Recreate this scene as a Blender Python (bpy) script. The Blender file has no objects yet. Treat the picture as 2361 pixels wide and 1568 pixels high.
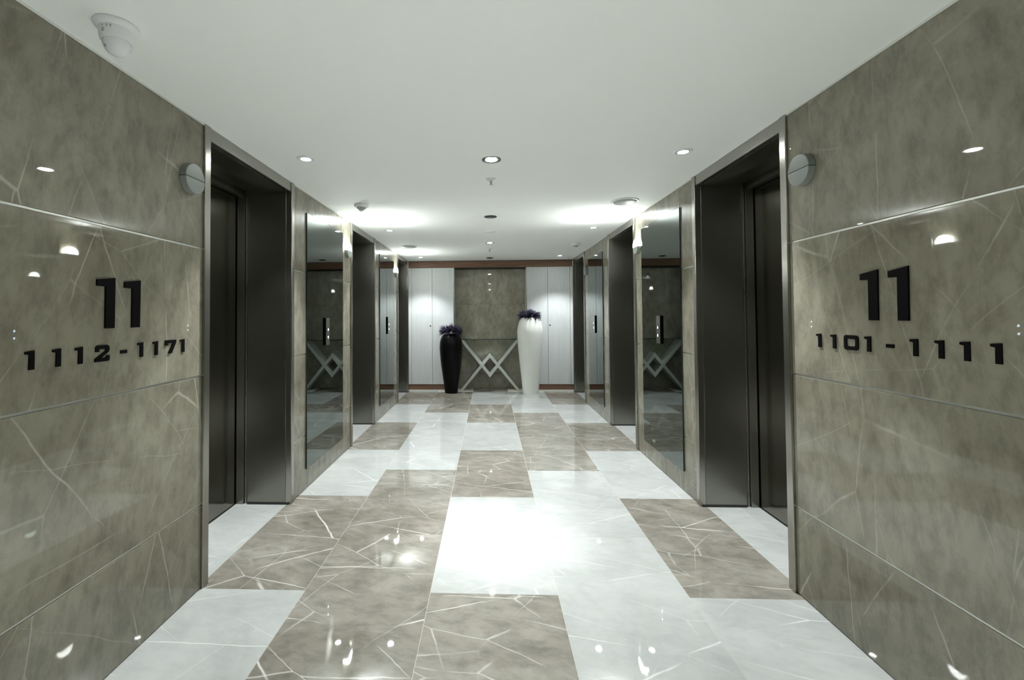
import bpy, bmesh, math, random
from mathutils import Matrix, Vector
random.seed(11)
scn = bpy.context.scene
col = scn.collection

# ------------------------------------------------------------------ camera
W_, H_ = 2361.0, 1568.0
F_, CX, CY = 1040.0, 1084.4576, 703.9378
YAW, PIT, ROL, CAMZ = 0.0418, 0.0228, -0.0067, 1.3056
cd = bpy.data.cameras.new('camera'); cam = bpy.data.objects.new('camera', cd); col.objects.link(cam)
def _rot():
    cy, sy = math.cos(YAW), math.sin(YAW); cp, sp = math.cos(PIT), math.sin(PIT); cr, sr = math.cos(ROL), math.sin(ROL)
    Rz = Matrix(((cy, sy, 0), (-sy, cy, 0), (0, 0, 1)))
    Rx = Matrix(((1, 0, 0), (0, cp, sp), (0, -sp, cp)))
    Ry = Matrix(((cr, 0, sr), (0, 1, 0), (-sr, 0, cr)))
    return Ry @ Rx @ Rz                      # world -> (right, forward, up)
R_ = _rot()
right, fwd, up = Vector(R_[0]), Vector(R_[1]), Vector(R_[2])
M = Matrix((right, up, -fwd)).transposed().to_4x4(); M.translation = Vector((0, 0, CAMZ))
cam.matrix_world = M
cd.sensor_width = 36.0; cd.lens = 36.0 * F_ / W_
cd.shift_x = (W_ / 2 - CX) / W_; cd.shift_y = (CY - H_ / 2) / W_
cd.clip_start = 0.02; cd.clip_end = 60
scn.camera = cam

# ------------------------------------------------------------------ world, exposure
wd = bpy.data.worlds.new('world'); scn.world = wd; wd.use_nodes = True
wd.node_tree.nodes['Background'].inputs[0].default_value = (0.9, 1.0, 0.92, 1)
wd.node_tree.nodes['Background'].inputs[1].default_value = 0.02
vs = scn.view_settings
vs.view_transform = 'Standard'; vs.look = 'None'; vs.gamma = 1.0; vs.use_curve_mapping = False
vs.exposure = 3.72
scn.cycles.use_denoising = True
scn.cycles.max_bounces = 12; scn.cycles.diffuse_bounces = 6; scn.cycles.glossy_bounces = 6
scn.cycles.sample_clamp_indirect = 4.0
TINT = (0.955, 1.0, 1.01)
CENTRE_W, SIDE_W, SCONCE_E, UP_W, UP_TILT = 12.0, 13.8, 10.0, 3.2, 46

# ------------------------------------------------------------------ dimensions (metres)
XL, XR, H = -1.3992, 1.4288, 2.2581
YB, YREC, YNEAR = 7.80, 8.15, -3.0
RECL, RECR = -0.612, 0.645
Z1, Z2, Z3 = 0.4019, 1.0216, 1.6422
DOORS_L = [(2.143, 3.160), (4.490, 5.470), (6.795, 7.740)]
DOORS_R = [(2.197, 3.195), (4.445, 5.455), (6.785, 7.740)]

# ------------------------------------------------------------------ materials
def newmat(name):
    m = bpy.data.materials.new(name); m.use_nodes = True
    nt = m.node_tree; b = nt.nodes['Principled BSDF']
    return m, nt, b
def simple(name, c, rough=0.5, metal=0.0, spec=0.5, coat=0.0, emis=None, es=0.0, noise=0.0, aniso=0.0):
    m, nt, b = newmat(name)
    b.inputs['Base Color'].default_value = (*c, 1); b.inputs['Roughness'].default_value = rough
    b.inputs['Metallic'].default_value = metal; b.inputs['Specular IOR Level'].default_value = spec
    b.inputs['Coat Weight'].default_value = coat
    if emis:
        b.inputs['Emission Color'].default_value = (*emis, 1); b.inputs['Emission Strength'].default_value = es
    tc = nt.nodes.new('ShaderNodeTexCoord'); n = nt.nodes.new('ShaderNodeTexNoise')
    n.inputs['Scale'].default_value = 9.0; n.inputs['Detail'].default_value = 3
    nt.links.new(tc.outputs['Object'], n.inputs['Vector'])
    if noise > 0:
        mr = nt.nodes.new('ShaderNodeMapRange')
        mr.inputs['To Min'].default_value = max(0.0, rough - noise); mr.inputs['To Max'].default_value = rough + noise
        nt.links.new(n.outputs['Fac'], mr.inputs['Value']); nt.links.new(mr.outputs[0], b.inputs['Roughness'])
    if aniso:
        b.inputs['Anisotropic'].default_value = aniso
        t = nt.nodes.new('ShaderNodeTangent'); t.direction_type = 'RADIAL'; t.axis = 'Z'
        nt.links.new(t.outputs[0], b.inputs['Tangent'])
    return m
def marble(name, dark, light, vein, vscale, stretch, angle, vamt, rough=0.06, cloud=2.2, seed=0.0, fleck=0.35, mscale=1.0, spec=0.5):
    """polished stone: soft clouds, small flecks, thin broken veins; UVs are in metres, shifted per slab"""
    m, nt, b = newmat(name); N = nt.nodes.new; Lk = nt.links.new
    uv = N('ShaderNodeUVMap'); uv.uv_map = 'UVMap'
    def mapping(rot, sc, src=None, loc=(0, 0, 0)):
        mp = N('ShaderNodeMapping'); mp.vector_type = 'TEXTURE'; mp.inputs['Rotation'].default_value = (0, 0, rot); mp.inputs['Scale'].default_value = sc
        mp.inputs['Location'].default_value = loc
        Lk(src or uv.outputs[0], mp.inputs['Vector']); return mp.outputs[0]
    # wobble
    nz = N('ShaderNodeTexNoise'); nz.inputs['Scale'].default_value = 3.5; nz.inputs['Detail'].default_value = 4
    Lk(uv.outputs[0], nz.inputs['Vector'])
    sub = N('ShaderNodeVectorMath'); sub.operation = 'SUBTRACT'; Lk(nz.outputs['Color'], sub.inputs[0]); sub.inputs[1].default_value = (.5, .5, .5)
    sc = N('ShaderNodeVectorMath'); sc.operation = 'SCALE'; Lk(sub.outputs[0], sc.inputs[0]); sc.inputs['Scale'].default_value = 0.045
    wob = N('ShaderNodeVectorMath'); Lk(uv.outputs[0], wob.inputs[0]); Lk(sc.outputs[0], wob.inputs[1])
    # clouds
    c1 = N('ShaderNodeTexNoise'); c1.inputs['Scale'].default_value = cloud; c1.inputs['Detail'].default_value = 8; c1.inputs['Roughness'].default_value = 0.62
    c1.inputs['Distortion'].default_value = 0.6
    Lk(mapping(angle, (1, max(stretch * .45, 1), 1), wob.outputs[0]), c1.inputs['Vector'])
    r1 = N('ShaderNodeValToRGB'); r1.color_ramp.elements[0].position = 0.34; r1.color_ramp.elements[1].position = 0.66
    r1.color_ramp.elements[0].color = (*dark, 1); r1.color_ramp.elements[1].color = (*light, 1)
    Lk(c1.outputs['Fac'], r1.inputs[0])
    # small dark flecks
    c2 = N('ShaderNodeTexNoise'); c2.inputs['Scale'].default_value = 16; c2.inputs['Detail'].default_value = 5; c2.inputs['Roughness'].default_value = 0.7
    Lk(mapping(angle, (1, 2.2, 1), wob.outputs[0]), c2.inputs['Vector'])
    r2 = N('ShaderNodeMapRange'); r2.inputs['From Min'].default_value = 0.3; r2.inputs['From Max'].default_value = 0.56
    r2.inputs['To Min'].default_value = 1.0 - fleck; r2.inputs['To Max'].default_value = 1.0
    Lk(c2.outputs['Fac'], r2.inputs['Value'])
    mul = N('ShaderNodeVectorMath'); mul.operation = 'SCALE'; Lk(r1.outputs[0], mul.inputs[0]); Lk(r2.outputs[0], mul.inputs['Scale'])
    col_out = mul.outputs[0]
    # vein layers: thin edges of stretched cells, broken up by noise
    for k, (vs_, ang, wid, amt, off) in enumerate(((vscale, angle, .0055, 1.0, 0.), (vscale * .62, angle + .45, .007, .9, 7.3), (vscale * 1.7, angle - .3, .0045, .6, 13.1), (vscale*.9, angle + 1.2, .004, .5, 21.7))):
        vo = N('ShaderNodeTexVoronoi'); vo.feature = 'DISTANCE_TO_EDGE'; vo.voronoi_dimensions = '2D'
        vo.inputs['Scale'].default_value = vs_; vo.inputs['Randomness'].default_value = 1.0
        Lk(mapping(ang, (1, stretch, 1), wob.outputs[0], (off + seed, off * .7, 0)), vo.inputs['Vector'])
        mr = N('ShaderNodeMapRange'); mr.inputs['From Min'].default_value = 0.0; mr.inputs['From Max'].default_value = wid * vs_ * .62
        mr.inputs['To Min'].default_value = 1.0; mr.inputs['To Max'].default_value = 0.0; mr.interpolation_type = 'SMOOTHSTEP'
        Lk(vo.outputs['Distance'], mr.inputs['Value'])
        mk = N('ShaderNodeTexNoise'); mk.inputs['Scale'].default_value = 2.6 * mscale; mk.inputs['Detail'].default_value = 3
        Lk(mapping(0, (1, 1, 1), uv.outputs[0], (off * 3 + 5, off, 0)), mk.inputs['Vector'])
        m2 = N('ShaderNodeMapRange'); m2.inputs['From Min'].default_value = 0.45; m2.inputs['From Max'].default_value = 0.58
        Lk(mk.outputs['Fac'], m2.inputs['Value'])
        pr = N('ShaderNodeMath'); pr.operation = 'MULTIPLY'; Lk(mr.outputs[0], pr.inputs[0]); Lk(m2.outputs[0], pr.inputs[1])
        p2 = N('ShaderNodeMath'); p2.operation = 'MULTIPLY'; Lk(pr.outputs[0], p2.inputs[0]); p2.inputs[1].default_value = vamt * amt
        mx = N('ShaderNodeMix'); mx.data_type = 'RGBA'
        Lk(p2.outputs[0], mx.inputs[0]); Lk(col_out, mx.inputs[6]); mx.inputs[7].default_value = (*vein, 1)
        col_out = mx.outputs[2]
    Lk(col_out, b.inputs['Base Color'])
    b.inputs['Roughness'].default_value = rough; b.inputs['Specular IOR Level'].default_value = spec
    return m

m_wall = marble('beige_wall_stone', (.215, .198, .148), (.335, .318, .252), (.58, .57, .50), 2.0, 3.4, -.10, .55, rough=.018, cloud=3.2, fleck=.34)
m_wall2 = marble('beige_niche_stone', (.31, .288, .225), (.47, .447, .37), (.46, .45, .38), 2.0, 3.4, -.10, .3, rough=.03, cloud=3.6, fleck=.30, seed=9.0)
m_beige = marble('beige_floor_stone', (.225, .208, .172), (.37, .348, .305), (.86, .85, .80), 2.6, 3.2, 1.38, .9, rough=.025, cloud=3.0, seed=3.0, fleck=.32)
m_white = marble('white_floor_stone', (.46, .475, .462), (.57, .585, .572), (.80, .81, .79), 2.0, 3.0, 1.36, .85, rough=.025, cloud=2.6, seed=5.0, fleck=.10)
m_grout = simple('grout', (.62, .60, .53), .6, noise=.1)
m_joint = simple('satin_aluminium_joint', (.62, .64, .60), .32, metal=.85, noise=.05)
m_back = simple('dark_backing', (.03, .03, .028), .8)
m_ceil = simple('ceiling_paint', (.945, .965, .94), .75, spec=.2, noise=.05)
m_bead = simple('caulk_bead', (.74, .76, .72), .6)
m_steel = simple('brushed_steel', (.27, .265, .235), .30, metal=1.0, aniso=.55, noise=.03)
m_leaf = simple('door_leaf_steel', (.22, .215, .185), .16, metal=1.0, aniso=.5, noise=.03)
m_case = simple('casing_steel', (.40, .39, .355), .26, metal=1.0, aniso=.4, noise=.03)
m_mirror = simple('smoked_mirror_glass', (.15, .173, .16), .012, metal=1.0)
m_medge = simple('mirror_edge', (.012, .016, .014), .25)
m_wood = None
def wood():
    m, nt, b = newmat('walnut_veneer'); N = nt.nodes.new; Lk = nt.links.new
    tc = N('ShaderNodeTexCoord'); mp = N('ShaderNodeMapping'); mp.inputs['Scale'].default_value = (.6, 4, 9)
    Lk(tc.outputs['Object'], mp.inputs['Vector'])
    n = N('ShaderNodeTexNoise'); n.inputs['Scale'].default_value = 4; n.inputs['Detail'].default_value = 8; n.inputs['Distortion'].default_value = .8
    Lk(mp.outputs[0], n.inputs['Vector'])
    r = N('ShaderNodeValToRGB'); r.color_ramp.elements[0].position = .3; r.color_ramp.elements[1].position = .7
    r.color_ramp.elements[0].color = (.15, .083, .052, 1); r.color_ramp.elements[1].color = (.25, .148, .098, 1)
    Lk(n.outputs['Fac'], r.inputs[0]); Lk(r.outputs[0], b.inputs['Base Color']); b.inputs['Roughness'].default_value = .5; b.inputs['Specular IOR Level'].default_value = .3
    return m
m_wood = wood()
m_lacq = simple('white_lacquer', (.66, .69, .69), .42, noise=.04)
m_lock = simple('black_lock', (.02, .02, .02), .35)
m_black = simple('black_acrylic', (.0015, .0015, .0015), .55, spec=.08)
m_vb = simple('black_satin_ceramic', (.002, .0023, .002), .36, spec=.16, noise=.04)
m_vw = simple('white_gloss_ceramic', (.88, .90, .86), .22, spec=.5, noise=.04)
m_tab = simple('pale_lacquer_frame', (.58, .61, .57), .35, noise=.04)
m_petal = simple('purple_petal', (.032, .024, .060), .6, noise=.1)
m_stem = simple('dark_stem', (.012, .014, .012), .6)
m_plas = simple('white_plastic', (.84, .85, .87), .4, noise=.05)
m_grey = simple('grey_plastic', (.45, .47, .46), .5)
m_dark = simple('dark_void', (.015, .017, .016), .5)
m_chrome = simple('chrome', (.75, .76, .75), .12, metal=1.0)
m_rim = simple('black_downlight_rim', (.02, .025, .024), .22, spec=.6)
m_baf = simple('grey_reflector', (.30, .34, .34), .18, metal=.9)
m_frost = simple('frosted_glass', (.25, .28, .26), .38, spec=.5, coat=.2)
m_frost2 = simple('frosted_glass_upper', (.20, .225, .205), .35, spec=.5, coat=.3)
m_led = simple('lamp_lens', (.9, .9, .9), .4, emis=(.96, 1.0, .97), es=18.0)
m_glow = simple('lit_frosted_glass', (.9, .9, .9), .4, emis=(.95, 1.0, .95), es=SCONCE_E)
m_btn = simple('lit_arrow', (.6, .7, .8), .4, emis=(.62, .82, 1.0), es=1.6)
m_btnr = simple('button_ring', (.05, .07, .10), .2, metal=.5)
def glassmat():
    m, nt, b = newmat('clear_glass'); b.inputs['Base Color'].default_value = (.80, .92, .86, 1)
    b.inputs['Transmission Weight'].default_value = 1.0; b.inputs['Roughness'].default_value = .01; b.inputs['IOR'].default_value = 1.45
    return m
m_glass = glassmat()
m_gedge = simple('green_glass_edge', (.02, .045, .032), .15)

# ------------------------------------------------------------------ mesh helpers
class MB:
    def __init__(s):
        s.bm = bmesh.new(); s.uv = s.bm.loops.layers.uv.new('UVMap')
    def _uv(s, faces, off):
        for f in faces:
            n = f.normal; a = max(range(3), key=lambda i: abs(n[i]))
            ij = [(1, 2), (0, 2), (0, 1)][a]
            for l in f.loops: l[s.uv].uv = (l.vert.co[ij[0]] + off[0], l.vert.co[ij[1]] + off[1])
    def box(s, x0, x1, y0, y1, z0, z1, mi=0, off=None):
        x0, x1 = sorted((x0, x1)); y0, y1 = sorted((y0, y1)); z0, z1 = sorted((z0, z1))
        v = [s.bm.verts.new((x, y, z)) for x in (x0, x1) for y in (y0, y1) for z in (z0, z1)]
        fs = []
        for q in ((0, 1, 3, 2), (4, 6, 7, 5), (0, 4, 5, 1), (2, 3, 7, 6), (0, 2, 6, 4), (1, 5, 7, 3)):
            f = s.bm.faces.new([v[i] for i in q]); f.material_index = mi; f.normal_update(); fs.append(f)
        s._uv(fs, off or (0, 0)); return s
    def prism(s, pts, to3, n0, n1, mi=0):
        """polygon pts (a,b) swept from n0 to n1; to3(a,b,n) -> xyz"""
        A = [s.bm.verts.new(to3(a, b, n0)) for a, b in pts]; B = [s.bm.verts.new(to3(a, b, n1)) for a, b in pts]
        k = len(pts); fs = [s.bm.faces.new(A), s.bm.faces.new(B[::-1])]
        for i in range(k): fs.append(s.bm.faces.new((A[i], B[i], B[(i + 1) % k], A[(i + 1) % k])))
        for f in fs: f.material_index = mi; f.normal_update()
        s._uv(fs, (0, 0)); return s
    def ring(s, outer, inner, to3, n0, n1, mi=0):
        k = len(outer)
        V = [[s.bm.verts.new(to3(a, b, n)) for a, b in P] for P in (outer, inner) for n in (n0, n1)]
        o0, o1, i0, i1 = V
        for i in range(k):
            j = (i + 1) % k
            for q in ((o0[i], o0[j], i0[j], i0[i]), (o1[j], o1[i], i1[i], i1[j]), (o0[j], o0[i], o1[i], o1[j]), (i0[i], i0[j], i1[j], i1[i])):
                s.bm.faces.new(q).material_index = mi
        return s
    def lathe(s, prof, c=(0, 0, 0), n=40, mi=0, axis='z', smooth=True, a0=0.0, a1=None, cap=True):
        full = a1 is None; a1 = math.tau if full else a1
        rings = []
        cnt = n if full else n + 1
        def P(r, h, a):
            x, y = r * math.cos(a), r * math.sin(a)
            if axis == 'z': return (c[0] + x, c[1] + y, c[2] + h)
            if axis == 'x': return (c[0] + h, c[1] + x, c[2] + y)
            return (c[0] + x, c[1] + h, c[2] + y)
        for r, h in prof:
            if r < 1e-6: rings.append([s.bm.verts.new(P(0, h, 0))])
            else: rings.append([s.bm.verts.new(P(r, h, a0 + (a1 - a0) * i / n)) for i in range(cnt)])
        for A, B in zip(rings, rings[1:]):
            m = n
            for i in range(m):
                j = (i + 1) % cnt if full else i + 1
                if len(A) == 1 and len(B) == 1: continue
                if len(A) == 1: f = s.bm.faces.new((A[0], B[i], B[j]))
                elif len(B) == 1: f = s.bm.faces.new((A[i], B[0], A[j]))
                else: f = s.bm.faces.new((A[i], B[i], B[j], A[j]))
                f.material_index = mi; f.smooth = smooth
        if not full:   # close the flat side
            for k in (0, -1):
                vs_ = []
                for rg in rings:
                    v = rg[0] if len(rg) == 1 else rg[k]
                    if v not in vs_: vs_.append(v)
                if len(vs_) > 2:
                    try: s.bm.faces.new(vs_).material_index = mi
                    except ValueError: pass
        return s
    def tube(s, p0, p1, r0, r1, n=8, mi=0):
        p0, p1 = Vector(p0), Vector(p1); d = (p1 - p0).normalized(); a = d.orthogonal().normalized(); b = d.cross(a)
        A = [s.bm.verts.new(p0 + (a * math.cos(t) + b * math.sin(t)) * r0) for t in [math.tau * i / n for i in range(n)]]
        if r1 < 1e-5:
            t = s.bm.verts.new(p1)
            for i in range(n): f = s.bm.faces.new((A[i], A[(i + 1) % n], t)); f.smooth = True; f.material_index = mi
        else:
            B = [s.bm.verts.new(p1 + (a * math.cos(t) + b * math.sin(t)) * r1) for t in [math.tau * i / n for i in range(n)]]
            for i in range(n): f = s.bm.faces.new((A[i], A[(i + 1) % n], B[(i + 1) % n], B[i])); f.smooth = True; f.material_index = mi
            s.bm.faces.new(B)
        s.bm.faces.new(A[::-1]); return s
    def build(s, name, mats, parent=None, bevel=0.0, seg=2, origin=None, fixn=True):
        if fixn: bmesh.ops.recalc_face_normals(s.bm, faces=s.bm.faces[:])
        if origin is not None: bmesh.ops.translate(s.bm, verts=s.bm.verts[:], vec=-Vector(origin))
        me = bpy.data.meshes.new(name); s.bm.to_mesh(me); s.bm.free()
        for m in (mats if isinstance(mats, (list, tuple)) else [mats]): me.materials.append(m)
        o = bpy.data.objects.new(name, me); col.objects.link(o)
        if origin is not None: o.location = origin
        if parent is not None: o.parent = parent
        if bevel:
            b = o.modifiers.new('bevel', 'BEVEL'); b.width = bevel; b.segments = seg; b.limit_method = 'ANGLE'; b.angle_limit = 0.7
        return o
def tag(o, label, cat, group=None, kind=None):
    o['label'] = label; o['category'] = cat
    if group: o['group'] = group
    if kind: o['kind'] = kind
    return o
def struct(o):
    o['kind'] = 'structure'; return o
def empty(name, loc=(0, 0, 0), rz=0.0):
    o = bpy.data.objects.new(name, None); col.objects.link(o); o.location = loc; o.rotation_euler = (0, 0, rz)
    o.empty_display_size = .1; return o
def copy_tree(o, parent=None):
    c = o.copy(); col.objects.link(c); c.parent = parent
    for ch in [x for x in bpy.data.objects if x.parent is o and x is not c]: copy_tree(ch, c)
    return c
ro = lambda: (random.uniform(0, 40), random.uniform(0, 40))

# ------------------------------------------------------------------ floor
R1, RL = 2.1469, 1.1272
cols = [-1.421, -.888, -.288, .312, .912, 1.4625]
fl = MB(); g = .0009
fl.box(-2.2, 2.2, YNEAR - .3, 8.4, -.08, -.0006, 2)
rows = [R1 + RL * k for k in range(-5, 7)]
def tile(x0, x1, y0, y1, white):
    if y1 <= y0 or x1 <= x0: return
    fl.box(x0 + g, x1 - g, y0 + g, y1 - g, -.004, 0, 1 if white else 0, ro())
YE = 8.3
for k in range(-5, 6):
    y0, y1 = R1 + RL * k, min(R1 + RL * (k + 1), YE)
    odd = k % 2 != 0
    tile(cols[0], cols[1], y0, y1, odd); tile(cols[4], cols[5], y0, y1, odd); tile(cols[2], cols[3], y0, y1, not odd)
    s0, s1 = y0 - RL / 2, min(y1 - RL / 2, YE)
    grp = math.floor((k + .5 - 2) / 2)               # pairs of tiles share a colour
    wB = (grp % 2 == 0)
    tile(cols[1], cols[2], s0, s1, wB); tile(cols[3], cols[4], s0, s1, not wB)
for sx, ds, xa in ((-1, DOORS_L, cols[0]), (1, DOORS_R, cols[5])):
    for (a, b) in [(-.2, .8)] + ds:
        if sx < 0: tile(-1.95, xa, a, b, True)
        else:
            tile(xa, xa + .215, a, b, True); tile(xa + .215, 1.99, a, b, True)
    prev = YNEAR - .3
    for (a, b) in [(-.2, .8)] + ds + [(YE, YE)]:
        if sx < 0: tile(-1.95, xa, prev, a, False)
        else: tile(xa, 1.99, prev, a, False)
        prev = b
struct(fl.build('floor', [m_beige, m_white, m_grout], fixn=True))

# ------------------------------------------------------------------ ceiling
c = MB(); c.box(-2.2, 2.2, YNEAR - .3, 8.4, H, H + .1); struct(c.build('ceiling', m_ceil))

# ------------------------------------------------------------------ side walls
def wall(name, xw, sx, doors, mids):
    w = MB(); gh, gv = .0045, .0012
    segs = []; prev = YNEAR
    for a, b in doors: segs.append((prev, a)); prev = b
    segs.append((prev, YB))
    zs = [0.0, Z1, Z2, Z3, H]
    for i, (a, b) in enumerate(segs):
        if b - a < .02: continue
        w.box(xw + sx * .012, xw + sx * .5, a, b, 0, H, 2)
        if i == 0: ys = [a, a + .3, a + 1.5, a + 2.7, a + 3.9, b]
        else: ys = [a] + (list(mids[i - 1]) if i - 1 < len(mids) else []) + [b]
        ys = [y for y in ys if a <= y <= b]
        for j in range(len(ys) - 1):
            for k in range(4):
                z0 = zs[k] + (gh if k else .004); z1 = zs[k + 1] - (gh if k < 3 else .003)
                w.box(xw, xw + sx * .012, ys[j] + (gv if j else 0), ys[j + 1] - (gv if j < len(ys) - 2 else 0), z0, z1, 0, ro())
        for z in zs[1:4]:
            w.box(xw + sx * .0035, xw + sx * .0121, a, b, z - gh, z + gh, 1)
    w.box(xw + sx * .45, xw + sx * .6, YNEAR - .3, 8.3, 0, H, 2)
    return struct(w.build(name, [m_wall, m_joint, m_back], bevel=.0014, seg=2))
MID_L = [(3.418, 4.212), (5.70, 6.51)]
MID_R = [(3.42, 4.25), (5.72, 6.50)]
wall('wall_left', XL, -1, DOORS_L, MID_L)
wall('wall_right', XR, 1, DOORS_R, MID_R)
for i, (xw, sx, ds) in enumerate(((XL, -1, DOORS_L), (XR, 1, DOORS_R))):
    t = MB(); prev = YNEAR
    for a, b in ds + [(YB - .02, YB)]:
        t.box(xw - sx * .006, xw, prev, a, H - .008, H); prev = b
    struct(t.build('trim_%d' % (i + 1), m_bead, bevel=.002))
# wall behind the camera: the lobby goes on and closes there
w = MB(); w.box(XL - .6, XR + .6, YNEAR - .3, YNEAR - .02, 0, H, 2)
for k, (z0, z1) in enumerate(((0, Z1), (Z1, Z2), (Z2, Z3), (Z3, H))):
    for x0, x1 in ((XL, -.4), (-.4, .6), (.6, XR)): w.box(x0 + .001, x1 - .001, YNEAR - .02, YNEAR, z0 + .004, z1 - .004, 0, ro())
struct(w.build('wall_near', [m_wall, m_joint, m_back], bevel=.0014))

# ------------------------------------------------------------------ lift doors
def lift_door(n, xw, sx, y0, y1):
    X = lambda d: xw + sx * d
    e = empty('door_%d' % n, (X(.19), (y0 + y1) / 2, 0)); e['kind'] = 'structure'
    inv = -Vector(e.location)
    def part(mb, name, mat, parent=e, bevel=.0015):
        bmesh.ops.translate(mb.bm, verts=mb.bm.verts[:], vec=inv if parent is e else inv)
        return mb.build(name, mat, parent, bevel=bevel)
    cw = .045; HT = 2.190
    for a, b in ((y0, y0 + cw), (y1 - cw, y1)):
        m = MB(); m.box(X(-.012), X(.03), a, b, 0, H - .002); part(m, 'casing', m_case, bevel=.003)
    m = MB(); m.box(X(-.005), X(.03), y0 + cw, y1 - cw, HT, H - .002); part(m, 'header', m_case, bevel=.003)
    ia, ib = y0 + cw, y1 - cw
    m = MB()
    m.box(X(.03), X(.300), ia - .02, ia, 0, H - .01); m.box(X(.03), X(.300), ib, ib + .02, 0, H - .01)
    m.box(X(.03), X(.300), ia, ib, HT, H - .012)
    m.box(X(.300), X(.326), ia - .02, ia - .010, 0, H - .01); m.box(X(.300), X(.326), ib + .010, ib + .02, 0, H - .01)
    m.box(X(.300), X(.326), ia, ib, HT + .012, H - .012)
    part(m, 'reveal', m_steel)
    m = MB()
    for yy, q in ((ia, 1), (ib, -1)):
        m.box(X(.310), X(.318), yy - q * .010, yy - q * .001, 0, HT)
    part(m, 'bead', m_case, bevel=.002)
    m = MB()
    m.box(X(.326), X(.378), ia - .02, ia + .007, 0, H - .01); m.box(X(.326), X(.378), ib - .007, ib + .02, 0, H - .01)
    m.box(X(.326), X(.378), ia + .007, ib - .007, HT - .035, H - .012)
    part(m, 'stile', m_steel)
    m = MB()
    for yy, q in ((ia, 1), (ib, -1)):
        m.box(X(.004), X(.300), yy, yy + q * .008, 0, .012)
    part(m, 'skirting', m_dark)
    mid = (ia + ib) / 2
    for a, b in ((ia - .01, mid - .0015), (mid + .0015, ib + .01)):
        m = MB(); m.box(X(.384), X(.415), a, b, .006, HT); part(m, 'door_leaf', m_leaf, bevel=.002)
    m = MB(); m.box(X(.379), X(.45), ia - .02, ib + .02, 0, .004); part(m, 'sill', m_dark, bevel=0)
    return e
n = 0
for (xw, sx, ds) in ((XL, -1, DOORS_L), (XR, 1, DOORS_R)):
    for (a, b) in ds:
        n += 1; lift_door(n, xw, sx, a, b)

# ------------------------------------------------------------------ smoked mirrors between the doors
def mirror(xw, sx, y0, y1, z0, z1, label):
    m = MB(); cx = xw - sx * .006
    m.box(xw - sx * .010, xw, y0, y1, z0, z1, 1)
    m.box(xw - sx * .0108, xw - sx * .0100, y0 + .0025, y1 - .0025, z0 + .0025, z1 - .0025, 0)
    o = m.build('wall_mirror', [m_mirror, m_medge], origin=(cx, (y0 + y1) / 2, z0))
    return tag(o, label, 'mirror', 'smoked mirrors between the lift doors')
mirror(XL, -1, 3.385, 4.233, .152, 2.102, 'tall smoked wall mirror after the nearest lift door on the left')
mirror(XL, -1, 5.690, 6.520, .168, 2.098, 'narrow-looking smoked mirror on the left wall next to the farthest lift door')
mirror(XR, 1, 3.405, 4.252, .150, 2.102, 'tall smoked wall mirror after the nearest lift door on the right')
mirror(XR, 1, 5.705, 6.518, .154, 2.102, 'narrow-looking smoked mirror on the right wall next to the farthest lift door')

# ------------------------------------------------------------------ end wall: wood band, stone recess
w = MB()
w.box(XL - .6, XR + .6, YREC + .022, YREC + .25, 0, H, 2)
for k, (z0, z1) in enumerate(((0, .27), (.27, .89), (.89, 1.51), (1.51, 2.139))):
    w.box(RECL, RECR, YREC, YREC + .02, z0 + .0012, z1 - .0012, 0, ro())
struct(w.build('wall_back', [m_wall2, m_joint, m_back], bevel=.001))
t = MB(); t.box(XL, XR, YB, YB + .03, 2.139, H - .010); struct(t.build('trim_3', m_wood))
t = MB(); t.box(RECL - .001, RECR + .001, YB + .031, YREC, 2.139, H); struct(t.build('trim_7', m_back))
t = MB(); t.box(XL, XR, YB + .004, YB + .03, H - .010, H); struct(t.build('trim_4', m_dark))
for i, (x0, x1) in enumerate(((RECL - .004, RECL + .006), (RECR - .006, RECR + .004))):
    t = MB(); t.box(x0, x1, YB - .002, YB + .006, .028, 2.139); struct(t.build('trim_%d' % (5 + i), m_case))

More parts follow.
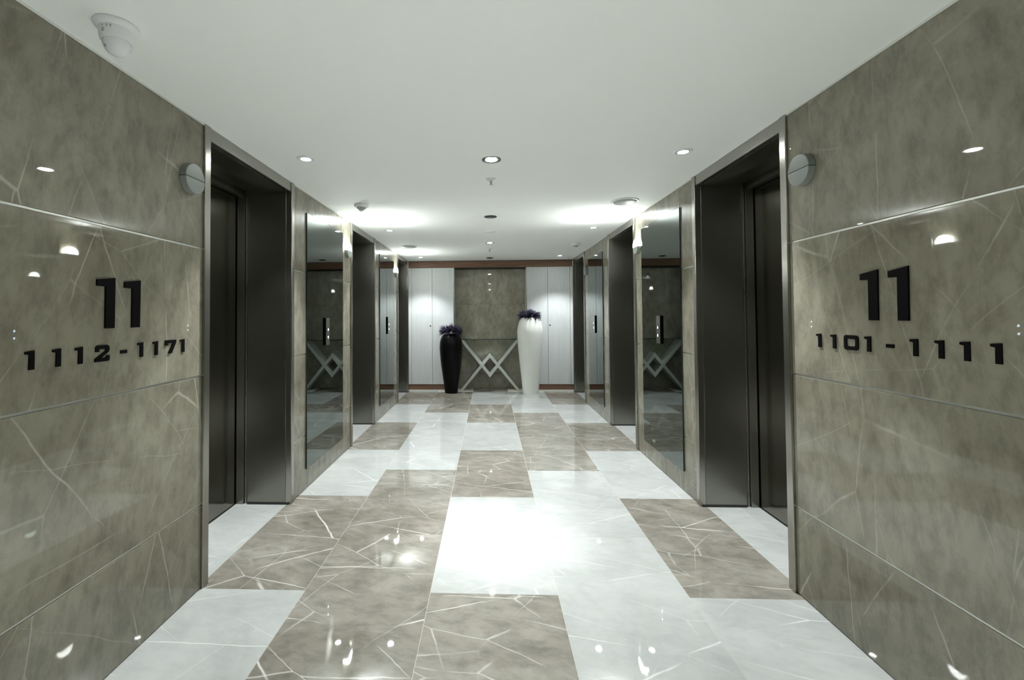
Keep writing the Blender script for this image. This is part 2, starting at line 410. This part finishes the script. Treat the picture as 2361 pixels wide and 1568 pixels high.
# ------------------------------------------------------------------ fluted cupboards
def fluted(x0, x1, z0, z1, yf):
    m = MB(); pitch = (x1 - x0 - .012) / round((x1 - x0 - .012) / .0245); xs = []
    cnt = round((x1 - x0 - .012) / pitch)
    for i in range(cnt):
        xa = x0 + .006 + i * pitch
        for fr, dp in ((0, .003), (.10, .001), (.28, .0), (.72, .0), (.90, .001)): xs.append((xa + fr * pitch, yf + dp))
    xs.append((x1 - .006, yf + .0045)); xs = [(x0, yf)] + [(x0 + .005, yf)] + xs + [(x1 - .005, yf), (x1, yf)]
    pts = xs + [(x1, yf + .02), (x0, yf + .02)]
    m.prism(pts, lambda a, b, nn: (a, b, nn), z0, z1)
    return m
def cupboard(xs, fill, lock_on, lock_x, label):
    e = empty('fluted_cupboard', ((xs[0] + xs[-1]) / 2, YB + .02, 0)); inv = -Vector(e.location)
    def P(m, name, mat, parent=e, bevel=0.0):
        bmesh.ops.translate(m.bm, verts=m.bm.verts[:], vec=inv); return m.build(name, mat, parent, bevel=bevel)
    m = MB(); x0, x1 = min(xs[0], fill), max(xs[-1], fill)
    m.box(x0, x1, YB + .022, YB + .345, .12, 2.137)
    if fill < xs[0]: m.box(fill, xs[0] - .002, YB, YB + .022, .12, 2.137)
    else: m.box(xs[-1] + .002, fill, YB, YB + .022, .12, 2.137)
    P(m, 'carcass', m_lacq)
    m = MB(); m.box(x0, x1, YB + .008, YB + .345, .028, .1185); P(m, 'plinth', m_wood)
    m = MB(); m.box(x0, x1, YB + .004, YB + .345, 0, .028); P(m, 'skirting', m_bead)
    for i in range(2):
        d = P(fluted(xs[i] + .0025, xs[i + 1] - .0025, .122, 2.136, YB), 'door', m_lacq)
        if i == lock_on:
            l = MB(); l.lathe([(0, -.0015), (.0125, -.0015), (.0125, .004), (0, .004)], (lock_x, YB, 1.131), 20, axis='y')
            P(l, 'lock', m_lock, d)
    return tag(e, label, 'cupboard', 'fluted white cupboards at the far wall')
cupboard([-1.352, -.987, RECL], XL, 0, -1.0215, 'white fluted two-door cupboard left of the stone recess, partly behind the black vase')
cupboard([RECR, 1.0075, 1.388], XR, 1, 1.0395, 'white fluted two-door cupboard right of the stone recess, behind the white vase')

# ------------------------------------------------------------------ console table in the recess
TX, TY0, TY1 = .004, 7.872, 8.135
e = empty('console_table', (TX, (TY0 + TY1) / 2, 0)); inv = -Vector(e.location)
ht, hw, th = .885, .523, .083
def chev(up_):
    # inverted V: feet at the floor, tip above the middle; or V: tips under the glass
    if up_: o = [(-hw, 0), (0, .652), (hw, 0), (hw - .056, 0), (0, .652 - th), (-hw + .056, 0)]
    else: o = [(-hw, ht), (0, .226), (hw, ht), (hw - .056, ht), (0, .226 + th), (-hw + .056, ht)]
    return o
for nm, u in (('lower_leg_frame', True), ('upper_leg_frame', False)):
    m = MB(); yo = .002 if u else 0
    m.prism(chev(u), lambda a, b, nn: (TX + a, nn, b), TY0 + yo, TY1 - yo)
    bmesh.ops.translate(m.bm, verts=m.bm.verts[:], vec=inv); m.build(nm, m_tab, e, bevel=.0015)
m = MB(); m.box(RECL + .012, RECR - .012, TY0 - .045, TY1 + .006, ht, ht + .010, 0)
for f in m.bm.faces:
    if abs(f.normal.z) < .5: f.material_index = 1
bmesh.ops.translate(m.bm, verts=m.bm.verts[:], vec=inv); m.build('glass_top', [m_glass, m_gedge], e)
tag(e, 'console table with crossed pale diamond legs and thin glass top in stone recess', 'table')

# ------------------------------------------------------------------ floor vases and spiky flowers
def vase(x, y, prof, mat, label, name='floor_vase'):
    m = MB(); wall_ = .012
    inner = [(max(r - wall_, .01), h) for r, h in prof[::-1] if h > .03]
    pr = [(0, 0)] + prof + [(prof[-1][0] - .004, prof[-1][1] + .003)] + inner + [(0, .03)]
    m.lathe(pr, (0, 0, 0), 64)
    o = m.build(name, mat); o.location = (x, y, 0)
    return tag(o, label, 'vase')
def smoothprof(pts, n=40):
    # Catmull-Rom through (r,h)
    out = []
    P = [pts[0]] + pts + [pts[-1]]
    for i in range(1, len(P) - 2):
        for k in range(6):
            t = k / 6
            q = []
            for d in (0, 1):
                a, b, c_, e_ = P[i - 1][d], P[i][d], P[i + 1][d], P[i + 2][d]
                q.append(.5 * (2 * b + (c_ - a) * t + (2 * a - 5 * b + 4 * c_ - e_) * t * t + (3 * b - a - 3 * c_ + e_) * t ** 3))
            out.append(tuple(q))
    out.append(pts[-1]); return out
pb = smoothprof([(.104, .0), (.110, .012), (.124, .145), (.146, .29), (.174, .50), (.190, .68), (.194, .78), (.187, .86), (.168, .93), (.142, .975), (.122, .990)])
pw = smoothprof([(.122, .0), (.130, .012), (.147, .18), (.162, .33), (.190, .60), (.210, .84), (.218, 1.00), (.213, 1.08), (.196, 1.16), (.174, 1.225), (.150, 1.262)])
BX, BY, WX, WY = -.654, 7.663, .682, 7.612
vase(BX, BY, pb, m_vb, 'tall black floor vase with purple flowers standing left of the console table')
vase(WX, WY, pw, m_vw, 'taller white floor vase with purple flowers standing right of the console table')
def flower_head(par, root, tip, d, size, npet, spread, seed, droop):
    rnd = random.Random(seed)
    B = Vector(root); c0 = Vector(tip) - B; d = Vector(d).normalized()
    m = MB(); a = d.orthogonal().normalized(); b = d.cross(a)
    for i in range(npet):
        fr = (i + .5) / npet; th_ = spread * math.sqrt(fr); ph = i * 2.39996 + rnd.uniform(-.25, .25)
        v = d * math.cos(th_) + (a * math.cos(ph) + b * math.sin(ph)) * math.sin(th_)
        L_ = size * rnd.uniform(.72, 1.1); s0 = c0 + v * .004
        s1 = c0 + v * L_ * .5; s2 = c0 + v * L_ + Vector((0, 0, -droop * math.sin(th_) + rnd.uniform(-.012, .008)))
        m.tube(s0, s1, .003, .0078, 4); m.tube(s1, s2, .0078, 0, 4)
    e = m.build('flower', m_petal, par); e.location = B - Vector(par.location)
    m = MB(); m.tube((0, 0, 0), c0, .0045, .006, 6); m.build('stem', m_stem, e)
    return e
def bouquet(cx, cy, zr, neck, lift, lab, grp, ring_dz):
    k = 0; bunch = empty('flower_bunch', (cx, cy, zr - .07)); tag(bunch, lab, 'flowers')
    for n_, el, rad, sz, sp, a0 in ((6, .34, .060, .172, .74, .2), (3, 1.05, .022, .140, .74, .7)):
        for i in range(n_):
            a = a0 + math.tau * i / n_; ca, sa = math.cos(a), math.sin(a)
            dz = ring_dz(a) if n_ == 6 else 0
            e = flower_head(bunch, (cx + ca * neck * .5, cy + sa * neck * .5, zr - .07), (cx + ca * rad, cy + sa * rad, zr + lift + (.012 if n_ == 3 else 0)),
                            (ca * math.cos(el), sa * math.cos(el), math.sin(el) + dz), sz * (1 - .68 * max(0, sa)), 74, sp, int(cx * 1000) + k, .015)
            k += 1
bouquet(BX + .005, BY, .990, .07, .045, 'bunch of dark purple spiky flowers in the black floor vase', 'purple flowers in the black vase', lambda a: -.25 if math.cos(a) > .8 else 0)
bouquet(WX, WY, 1.262, .09, .022, 'bunch of dark purple spiky flowers in the white floor vase', 'purple flowers in the white vase', lambda a: -.30 if math.cos(a) > .3 else -.05)

# ------------------------------------------------------------------ numbers on the walls
ONE = [(0, .941), (.4225, 1), (.412, 0), (.190, 0), (.195, .815), (0, .82)]
ONE_S = [(0, .955), (.50, 1), (.50, 0), (.20, 0), (.215, .785), (.0, .83)]
TWO = [(.05, .60), (.05, .85), (.09, .95), (.18, 1), (.82, 1), (.93, .95), (.98, .84), (.98, .66), (.92, .56), (.42, .22), (.77, .22), (.77, .35), (1, .35), (1, .12), (.97, .04), (.90, 0), (0, 0), (0, .19), (.66, .60), (.71, .68), (.69, .76), (.33, .76), (.30, .73), (.30, .60)]
SEVEN = [(0, .60), (0, 1), (1, 1), (1, .82), (.60, 0), (.26, 0), (.67, .77), (.26, .77), (.26, .60)]
DASH = [(0, .36), (1, .36), (1, .58), (0, .58)]
def rrect(x0, x1, z0, z1, r, n=5):
    o = []
    for cx_, cz_, a in ((x1 - r, z1 - r, 0), (x0 + r, z1 - r, 90), (x0 + r, z0 + r, 180), (x1 - r, z0 + r, 270)):
        for i in range(n): t = math.radians(a + 90 * i / (n - 1)); o.append((cx_ + r * math.cos(t), cz_ + r * math.sin(t)))
    return o
def digit(ch, side, ystart, zb, w_, h_, thick, label, group):
    xw, sx, dr = (XL, -1, 1) if side == 'L' else (XR, 1, -1)
    y0 = ystart
    to3 = lambda a, b, nn: (-sx * nn, dr * a, b)
    m = MB()
    if ch == '0': m.ring(rrect(0, w_, 0, h_, h_ * .20), rrect(h_ * .25, w_ - h_ * .25, h_ * .25, h_ * .75, h_ * .10), to3, 0, thick)
    else:
        shp = {'1': ONE if h_ > .1 else ONE_S, '2': TWO, '7': SEVEN, '-': DASH}[ch]
        sa = h_ if ch == '1' else w_
        m.prism([(a * sa, b * h_) for a, b in shp], to3, 0, thick)
    nm = {'1': 'number_one', '2': 'number_two', '7': 'number_seven', '0': 'number_zero', '-': 'hyphen'}[ch]
    o = m.build(nm, m_black, bevel=.0006); o.location = (xw, y0, zb)
    return tag(o, label, 'number' if ch != '-' else 'hyphen', group)
digit('1', 'L', 1.547, 1.268, .08, .187, .006, 'large black number 1 on the left wall, nearer of the pair reading 11', 'large 11 on the left wall')
digit('1', 'L', 1.669, 1.268, .08, .187, .006, 'large black number 1 on the left wall, farther of the pair, nearest the lift door', 'large 11 on the left wall')
digit('1', 'R', 1.792, 1.278, .08, .187, .006, 'large black number 1 on the right wall, the one nearest the lift door', 'large 11 on the right wall')
digit('1', 'R', 1.671, 1.278, .08, .187, .006, 'large black number 1 on the right wall, the one farther from the lift door', 'large 11 on the right wall')
ordn = ['first', 'second', 'third', 'fourth', 'fifth', 'sixth', 'seventh', 'eighth', 'ninth']
LROW = [('1', 1.302, 0), ('1', 1.388, 0), ('1', 1.467, 0), ('2', 1.543, .063), ('-', 1.655, .031), ('1', 1.738, 0), ('1', 1.819, 0), ('7', 1.890, .069), ('1', 1.985, 0)]
RROW = [('1', 2.035, 0), ('1', 1.952, 0), ('0', 1.881, .071), ('1', 1.782, 0), ('-', 1.688, .032), ('1', 1.596, 0), ('1', 1.510, 0), ('1', 1.433, 0), ('1', 1.349, 0)]
for i, (ch, y, wd_) in enumerate(LROW):
    what = 'hyphen' if ch == '-' else 'number ' + ch
    digit(ch, 'L', y, 1.149, wd_, .0585, .004, 'small black %s, %s character of the row 1112-1171 on the left wall' % (what, ordn[i]), 'row 1112-1171')
for i, (ch, y, wd_) in enumerate(RROW):
    what = 'hyphen' if ch == '-' else 'number ' + ch
    digit(ch, 'R', y, 1.1595, wd_, .0585, .004, 'small black %s, %s character of the row 1101-1111 on the right wall' % (what, ordn[i]), 'row 1101-1111')

def spot(parent, loc, power, size, blend, radius=.03, name='lamp'):
    ld = bpy.data.lights.new(name, 'SPOT'); ld.energy = power; ld.spot_size = size; ld.spot_blend = blend
    ld.shadow_soft_size = radius; ld.color = TINT
    o = bpy.data.objects.new(name, ld); col.objects.link(o); o.parent = parent; o.location = loc; return o
# ------------------------------------------------------------------ round wall lamps
def sconce(side, y, lit, label, up=1.0):
    xw, sx = (XL, -1) if side == 'L' else (XR, 1)
    e = empty('wall_lamp', (xw, y, 1.953)); r, t = .069, .033
    # half discs lie in the wall plane, axis along x
    def half(a0, a1, z0, rr=r, tt=t):
        m = MB(); n_ = 28; pts = []
        for i in range(n_ + 1): a = a0 + (a1 - a0) * i / n_; pts.append((rr * math.cos(a), rr * math.sin(a) + z0))
        m.prism(pts, lambda p, q, nn: (-sx * nn, p, q), 0, tt); return m
    half(0, math.pi, .0012).build('upper_shade', m_glow if lit else m_frost2, e, bevel=.003, seg=3)
    half(math.pi, math.tau, -.0012).build('lower_shade', m_frost, e, bevel=.003, seg=3)
    m = MB(); m.box(0, -sx * (t - .004), -r + .004, r - .004, -.0012, .0012); m.build('slot', m_dark, e)
    if lit:      # the lamp throws its light up on the ceiling and out from the wall
        l = spot(e, (-sx * .060, 0, r + .012), UP_W * up, math.radians(112), 1.0, .04)
        l.rotation_euler = (math.pi, -sx * math.radians(UP_TILT), 0)
    return tag(e, label, 'wall lamp', 'round frosted wall lamps')
sconce('L', 2.040, False, 'unlit round frosted wall lamp by the nearest lift door on the left')
sconce('R', 2.083, False, 'unlit round frosted wall lamp by the nearest lift door on the right')
sconce('L', 4.372, True, 'lit round wall lamp between the nearer mirror and the middle lift door on the left')
sconce('R', 4.358, True, 'lit round wall lamp between the nearer mirror and the middle lift door on the right')
sconce('L', 6.668, True, 'lit round wall lamp beside the farthest mirror on the left', .5)
sconce('R', 6.650, False, 'unlit round wall lamp beside the farthest mirror on the right')

# ------------------------------------------------------------------ lift call panels on the mirrors
def call_panel(side, y, label):
    xw, sx = (XL, -1) if side == 'L' else (XR, 1)
    xs = xw - sx * .0108; e = empty('lift_call_panel', (xs, y, 1.062)); wd_, hh, t = .088, .234, .0135
    to3 = lambda p, q, nn: (-sx * nn, p, q)
    m = MB()
    # rounded ended body seen from its side: profile in (n, z)
    prof = [(0, .004), (.004, 0), (t - .004, 0), (t - .001, .004), (t - .001, hh - .004), (t - .004, hh), (.004, hh), (0, hh - .004)]
    m.prism(prof, lambda p, q, nn: (-sx * p, nn, q), 0, wd_); m.build('body', m_black, e, bevel=.001)
    m = MB(); m.box(-sx * (t - .001), -sx * (t + .0015), .002, wd_ - .002, .002, hh - .002); m.build('face_plate', m_case, e, bevel=.001)
    for z in (.133, .068):
        b = MB(); b.lathe([(0, 0), (.016, 0), (.016, .003), (0, .003)], (-sx * (t + .001) if sx < 0 else -(t + .004), wd_ / 2, z), 24, axis='x')
        bo = b.build('button', m_btnr, e)
        ar = MB(); q = 1 if z > .1 else -1
        tri = [(-.0085, -.008 * q), (.0085, -.008 * q), (.003, .010 * q), (-.003, .010 * q)]
        ar.prism(tri, lambda p, s_, nn: (-sx * nn, wd_ / 2 + p, z + s_), t + .0038, t + .0046)
        ar.build('arrow', m_btn, bo)
    return tag(e, label, 'call panel', 'lift call panels on the mirrors')
call_panel('L', 3.747, 'lift call panel with lit arrows on the nearer left mirror')
call_panel('R', 3.777, 'lift call panel with lit arrows on the nearer right mirror')
call_panel('L', 6.070, 'small-looking lift call panel on the farther left mirror')
call_panel('R', 6.078, 'small-looking lift call panel on the farther right mirror')

# ------------------------------------------------------------------ ceiling lights
def side_light(x, y, label, k=1.0, r=.052):
    e = empty('ceiling_downlight', (x, y, H))
    m = MB(); m.lathe([(r, 0), (r, -.003), (r - .003, -.005), (r - .014, -.005), (r - .016, -.002), (r - .016, 0)], n=40); m.build('trim_ring', m_plas, e)
    m = MB(); m.lathe([(r - .016, -.001), (r - .017, -.006), (r - .022, -.006), (r - .024, -.002)], n=40); m.build('inner_ring', m_grey, e)
    m = MB(); m.lathe([(0, -.005), (r - .026, -.0045), (r - .023, -.001)], n=32); m.build('lens', m_led, e)
    spot(e, (0, 0, -.012), SIDE_W * k, math.radians(94), .5, .022)
    return tag(e, label, 'ceiling light', 'small white downlights along the walls')
S = 'small white recessed downlight in the ceiling, '
side_light(-1.097, 2.652, S + 'nearest one on the left')
side_light(1.1406, 2.6685, S + 'nearest one on the right')
side_light(-1.0994, 4.944, S + 'middle one on the left', .9)
side_light(1.1391, 4.942, S + 'middle one on the right', .9)
side_light(-1.1039, 7.256, S + 'farthest one on the left, by the end wall', .52)
side_light(1.1368, 7.251, S + 'farthest one on the right, by the end wall', .52)
def centre_light(x, y, r, label, k=1.0, cone=35, tilt=-.008):
    e = empty('black_rimmed_downlight', (x, y, H))
    m = MB(); m.lathe([(r, 0), (r, -.003), (r - .003, -.004), (r - .007, -.003), (r - .009, -.001)], n=48); m.build('rim', m_rim, e)
    m = MB(); m.lathe([(r - .009, -.001), (r * .62, -.0025)], n=48); m.build('reflector', m_baf, e)
    m = MB(); m.lathe([(0, -.0045), (r * .55, -.004), (r * .64, -.002)], n=40); m.build('lens', m_led, e)
    l = spot(e, (0, 0, -.012), CENTRE_W * k, math.radians(cone), 1.0, .03); l.rotation_euler = (0, tilt, 0)
    return tag(e, label, 'ceiling light', 'downlights on the ceiling centre line')
centre_light(.0203, 2.7396, .0585, 'lit black-rimmed round downlight, nearest on the ceiling centre line')
centre_light(.0124, 5.8913, .052, 'lit black-rimmed round downlight, farther along the ceiling centre line', .32)
def eyeball(x, y, r, label, w=0.0):
    e = empty('black_eyeball_spotlight', (x, y, H))
    m = MB(); m.lathe([(r, 0), (r, -.004), (r - .004, -.006), (r - .012, -.005), (r * .72, -.002)], n=48); m.build('rim', m_rim, e)
    m = MB(); m.lathe([(0, -.012), (.018, -.0115), (.032, -.008), (r * .72, -.001)], n=40); b = m.build('eyeball', m_rim, e)
    if w:
        l = spot(e, (0, 0, -.03), w, math.radians(40), .7, .03); l.rotation_euler = (-math.radians(12), 0, 0)
    m = MB(); m.lathe([(0, -.0145), (.022, -.014), (.026, -.010)], n=32); m.build('lens', m_baf, b)
    return tag(e, label, 'ceiling light', 'black eyeball spotlights on the ceiling')
eyeball(.0194, 4.3325, .060, 'unlit black eyeball spotlight between the first sprinkler and the flat sensor disc')
eyeball(.0137, 7.444, .058, 'unlit black eyeball spotlight on the ceiling just before the end wall')
# unseen lights in line with the row, added to brighten the near ceiling
eyeball(.02, 1.20, .060, 'unseen black eyeball spotlight almost overhead, its light added to brighten the near ceiling', 125.0)
centre_light(.02, -.41, .0585, 'unseen black-rimmed downlight behind the viewer, added to brighten the near ceiling', 6.0, 50, 0)
# ------------------------------------------------------------------ other ceiling fittings
def speaker(x, y, label):
    e = empty('ceiling_speaker', (x, y, H)); r = .112
    m = MB(); m.lathe([(r, 0), (r + .001, -.004), (r - .004, -.008), (r - .016, -.009), (r - .018, -.006)], n=56); m.build('rim', m_plas, e)
    m = MB(); m.lathe([(r - .018, -.004), (r - .019, -.012), (r - .024, -.016), (0, -.017)], n=56); m.build('grille', m_grey, e)
    return tag(e, label, 'speaker', 'round ceiling speakers')
speaker(1.145, 3.815, 'round white ceiling speaker above the nearer right mirror')
speaker(-1.0897, 6.1085, 'round white ceiling speaker above the farther left mirror')
def smoke(x, y, label):
    e = empty('smoke_detector', (x, y, H)); r = .061
    m = MB(); m.lathe([(r - .004, 0), (r, -.002), (r, -.012), (r - .003, -.018), (r - .016, -.025), (r - .018, -.026), (0, -.026)], n=48); m.build('base', m_plas, e)
    m = MB(); m.lathe([(r - .022, -.026), (.012, -.052), (0, -.052)], n=32); cg = m.build('sensing_chamber', m_dark, e)
    m = MB()
    for k in range(4):
        f = (k + .6) / 4.4; rr = (r - .020) * (1 - f) + .014 * f; z = -.026 - .026 * f
        m.lathe([(rr + .001, z), (rr + .0015, z - .0016), (rr - .004, z - .0022), (rr - .005, z - .0006), (rr + .001, z)], n=36)
    for k in range(6):
        a = math.tau * k / 6 + .3; ca, sa = math.cos(a), math.sin(a)
        m.tube((ca * (r - .020), sa * (r - .020), -.025), (ca * .013, sa * .013, -.053), .0022, .0018, 6)
    m.build('louvre', m_plas, e)
    m = MB(); m.lathe([(.015, -.050), (.0145, -.055), (.009, -.060), (0, -.0615)], n=24); m.build('cap', m_plas, e)
    return tag(e, label, 'smoke detector', 'smoke detectors')
smoke(-1.0843, 3.7874, 'white cone-shaped smoke detector on the ceiling above the nearer left mirror')
smoke(1.1614, 6.0737, 'white cone-shaped smoke detector on the ceiling above the farther right mirror')
m = MB(); m.lathe([(.072, 0), (.072, -.003), (.066, -.005), (.012, -.006), (.011, -.013), (0, -.014)], (0, 0, 0), 48)
o = m.build('sensor_disc', m_plas); o.location = (.0117, 5.0953, H)
tag(o, 'flat white round sensor disc on the ceiling centre line before the second lit downlight', 'sensor')
def sprinkler(x, y, label):
    e = empty('fire_sprinkler', (x, y, H))
    m = MB(); m.lathe([(.036, 0), (.035, -.003), (.014, -.006), (.013, -.016), (0, -.016)], n=32); m.build('escutcheon', m_plas, e)
    m = MB(); m.tube((-.010, 0, -.014), (-.006, 0, -.040), .0022, .002, 8); m.tube((.010, 0, -.014), (.006, 0, -.040), .0022, .002, 8)
    m.build('frame_arm', m_chrome, e)
    m = MB(); m.tube((0, 0, -.016), (0, 0, -.038), .0032, .0028, 10); m.build('bulb', m_dark, e)
    m = MB(); m.lathe([(0, -.040), (.013, -.041), (.014, -.0425), (0, -.044)], n=24); m.build('deflector', m_chrome, e)
    return tag(e, label, 'sprinkler', 'ceiling sprinklers')
sprinkler(.019, 3.1247, 'ceiling sprinkler just beyond the nearest lit centre downlight')
sprinkler(.0128, 6.4045, 'ceiling sprinkler just beyond the farther lit centre downlight')

# turret security camera, near left corner of the ceiling
e = empty('security_camera', (-1.2077, 1.4014, H))
m = MB(); m.lathe([(.058, 0), (.0627, -.001), (.0630, -.006), (.060, -.011), (.052, -.016), (.048, -.018), (0, -.018)], n=56); m.build('mounting_flange', m_plas, e)
m = MB(); m.lathe([(.0475, -.016), (.0475, -.028), (.0462, -.044), (.0435, -.054), (.0405, -.058), (0, -.058)], n=48); bd = m.build('housing', m_plas, e)
m = MB()
for (a, z, w_, h_) in ((-1.42, -.026, .0045, .0075), (-1.20, -.026, .005, .0075), (-1.72, -.025, .006, .0015), (-1.72, -.0285, .006, .0015), (-1.68, -.035, .009, .004), (-1.66, -.041, .006, .006), (-1.78, -.041, .004, .006)):
    rr = .0479 - max(0, abs(z) - .028) * .08
    ca, sa = math.cos(a), math.sin(a); tx, ty = -sa, ca
    V = [m.bm.verts.new((ca * rr + tx * p, sa * rr + ty * p, z + q)) for p, q in ((-w_ / 2, -h_ / 2), (w_ / 2, -h_ / 2), (w_ / 2, h_ / 2), (-w_ / 2, h_ / 2))]
    V2 = [m.bm.verts.new(v.co - Vector((ca, sa, 0)) * .0009) for v in V]
    m.bm.faces.new(V); m.bm.faces.new(V2[::-1])
    for i in range(4): m.bm.faces.new((V[i], V2[i], V2[(i + 1) % 4], V[(i + 1) % 4]))
m.build('printed_mark', m_grey, bd)
SC, SR = Vector((.004, -.001, -.062)), .0395
m = MB(); m.lathe([(SR * math.sin(math.pi * (.06 + .94 * i / 20)), SR * math.cos(math.pi * (.06 + .94 * i / 20))) for i in range(20)] + [(0, -SR)], tuple(SC), n=48); bl = m.build('eyeball', m_plas, e)
m = MB(); m.lathe([(.0175, -.010), (.0175, .0), (.0155, .0025), (.011, .0025), (.010, -.001), (0, -.001)], n=36)
def on_ball(ob, d, k=1.0):
    d = Vector(d).normalized(); ob.location = SC + d * SR * k; ob.rotation_mode = 'QUATERNION'; ob.rotation_quaternion = d.to_track_quat('Z', 'Y')
ln = m.build('lens_housing', m_plas, bl); on_ball(ln, (.80, .50, -.36), .93)
m = MB(); m.lathe([(0, .0), (.0095, .0), (.0095, -.001)], n=24); lg = m.build('lens', m_dark, bl); on_ball(lg, (.80, .50, -.36), .93)
m = MB(); m.box(-.0012, .0012, -.0035, .0035, -.001, .0006); sl = m.build('slot', m_dark, bl); on_ball(sl, (-.35, -.80, -.52))
# seams of the ball cover: thin raised arcs
m = MB(); ax = Vector((.45, -.55, -.35)).normalized(); ua = ax.orthogonal().normalized(); ub = ax.cross(ua); prev = None
for i in range(49):
    t = math.tau * i / 48; p = SC + (ax * .42 + (ua * math.cos(t) + ub * math.sin(t)) * math.sqrt(1 - .42 ** 2)) * (SR + .0001)
    if prev is not None and p.z < -.059: m.tube(prev, p, .00035, .00035, 5)
    prev = p
m.build('cover_seam', m_grey, bl)
tag(e, 'white turret security camera on the ceiling above the left wall', 'security camera')
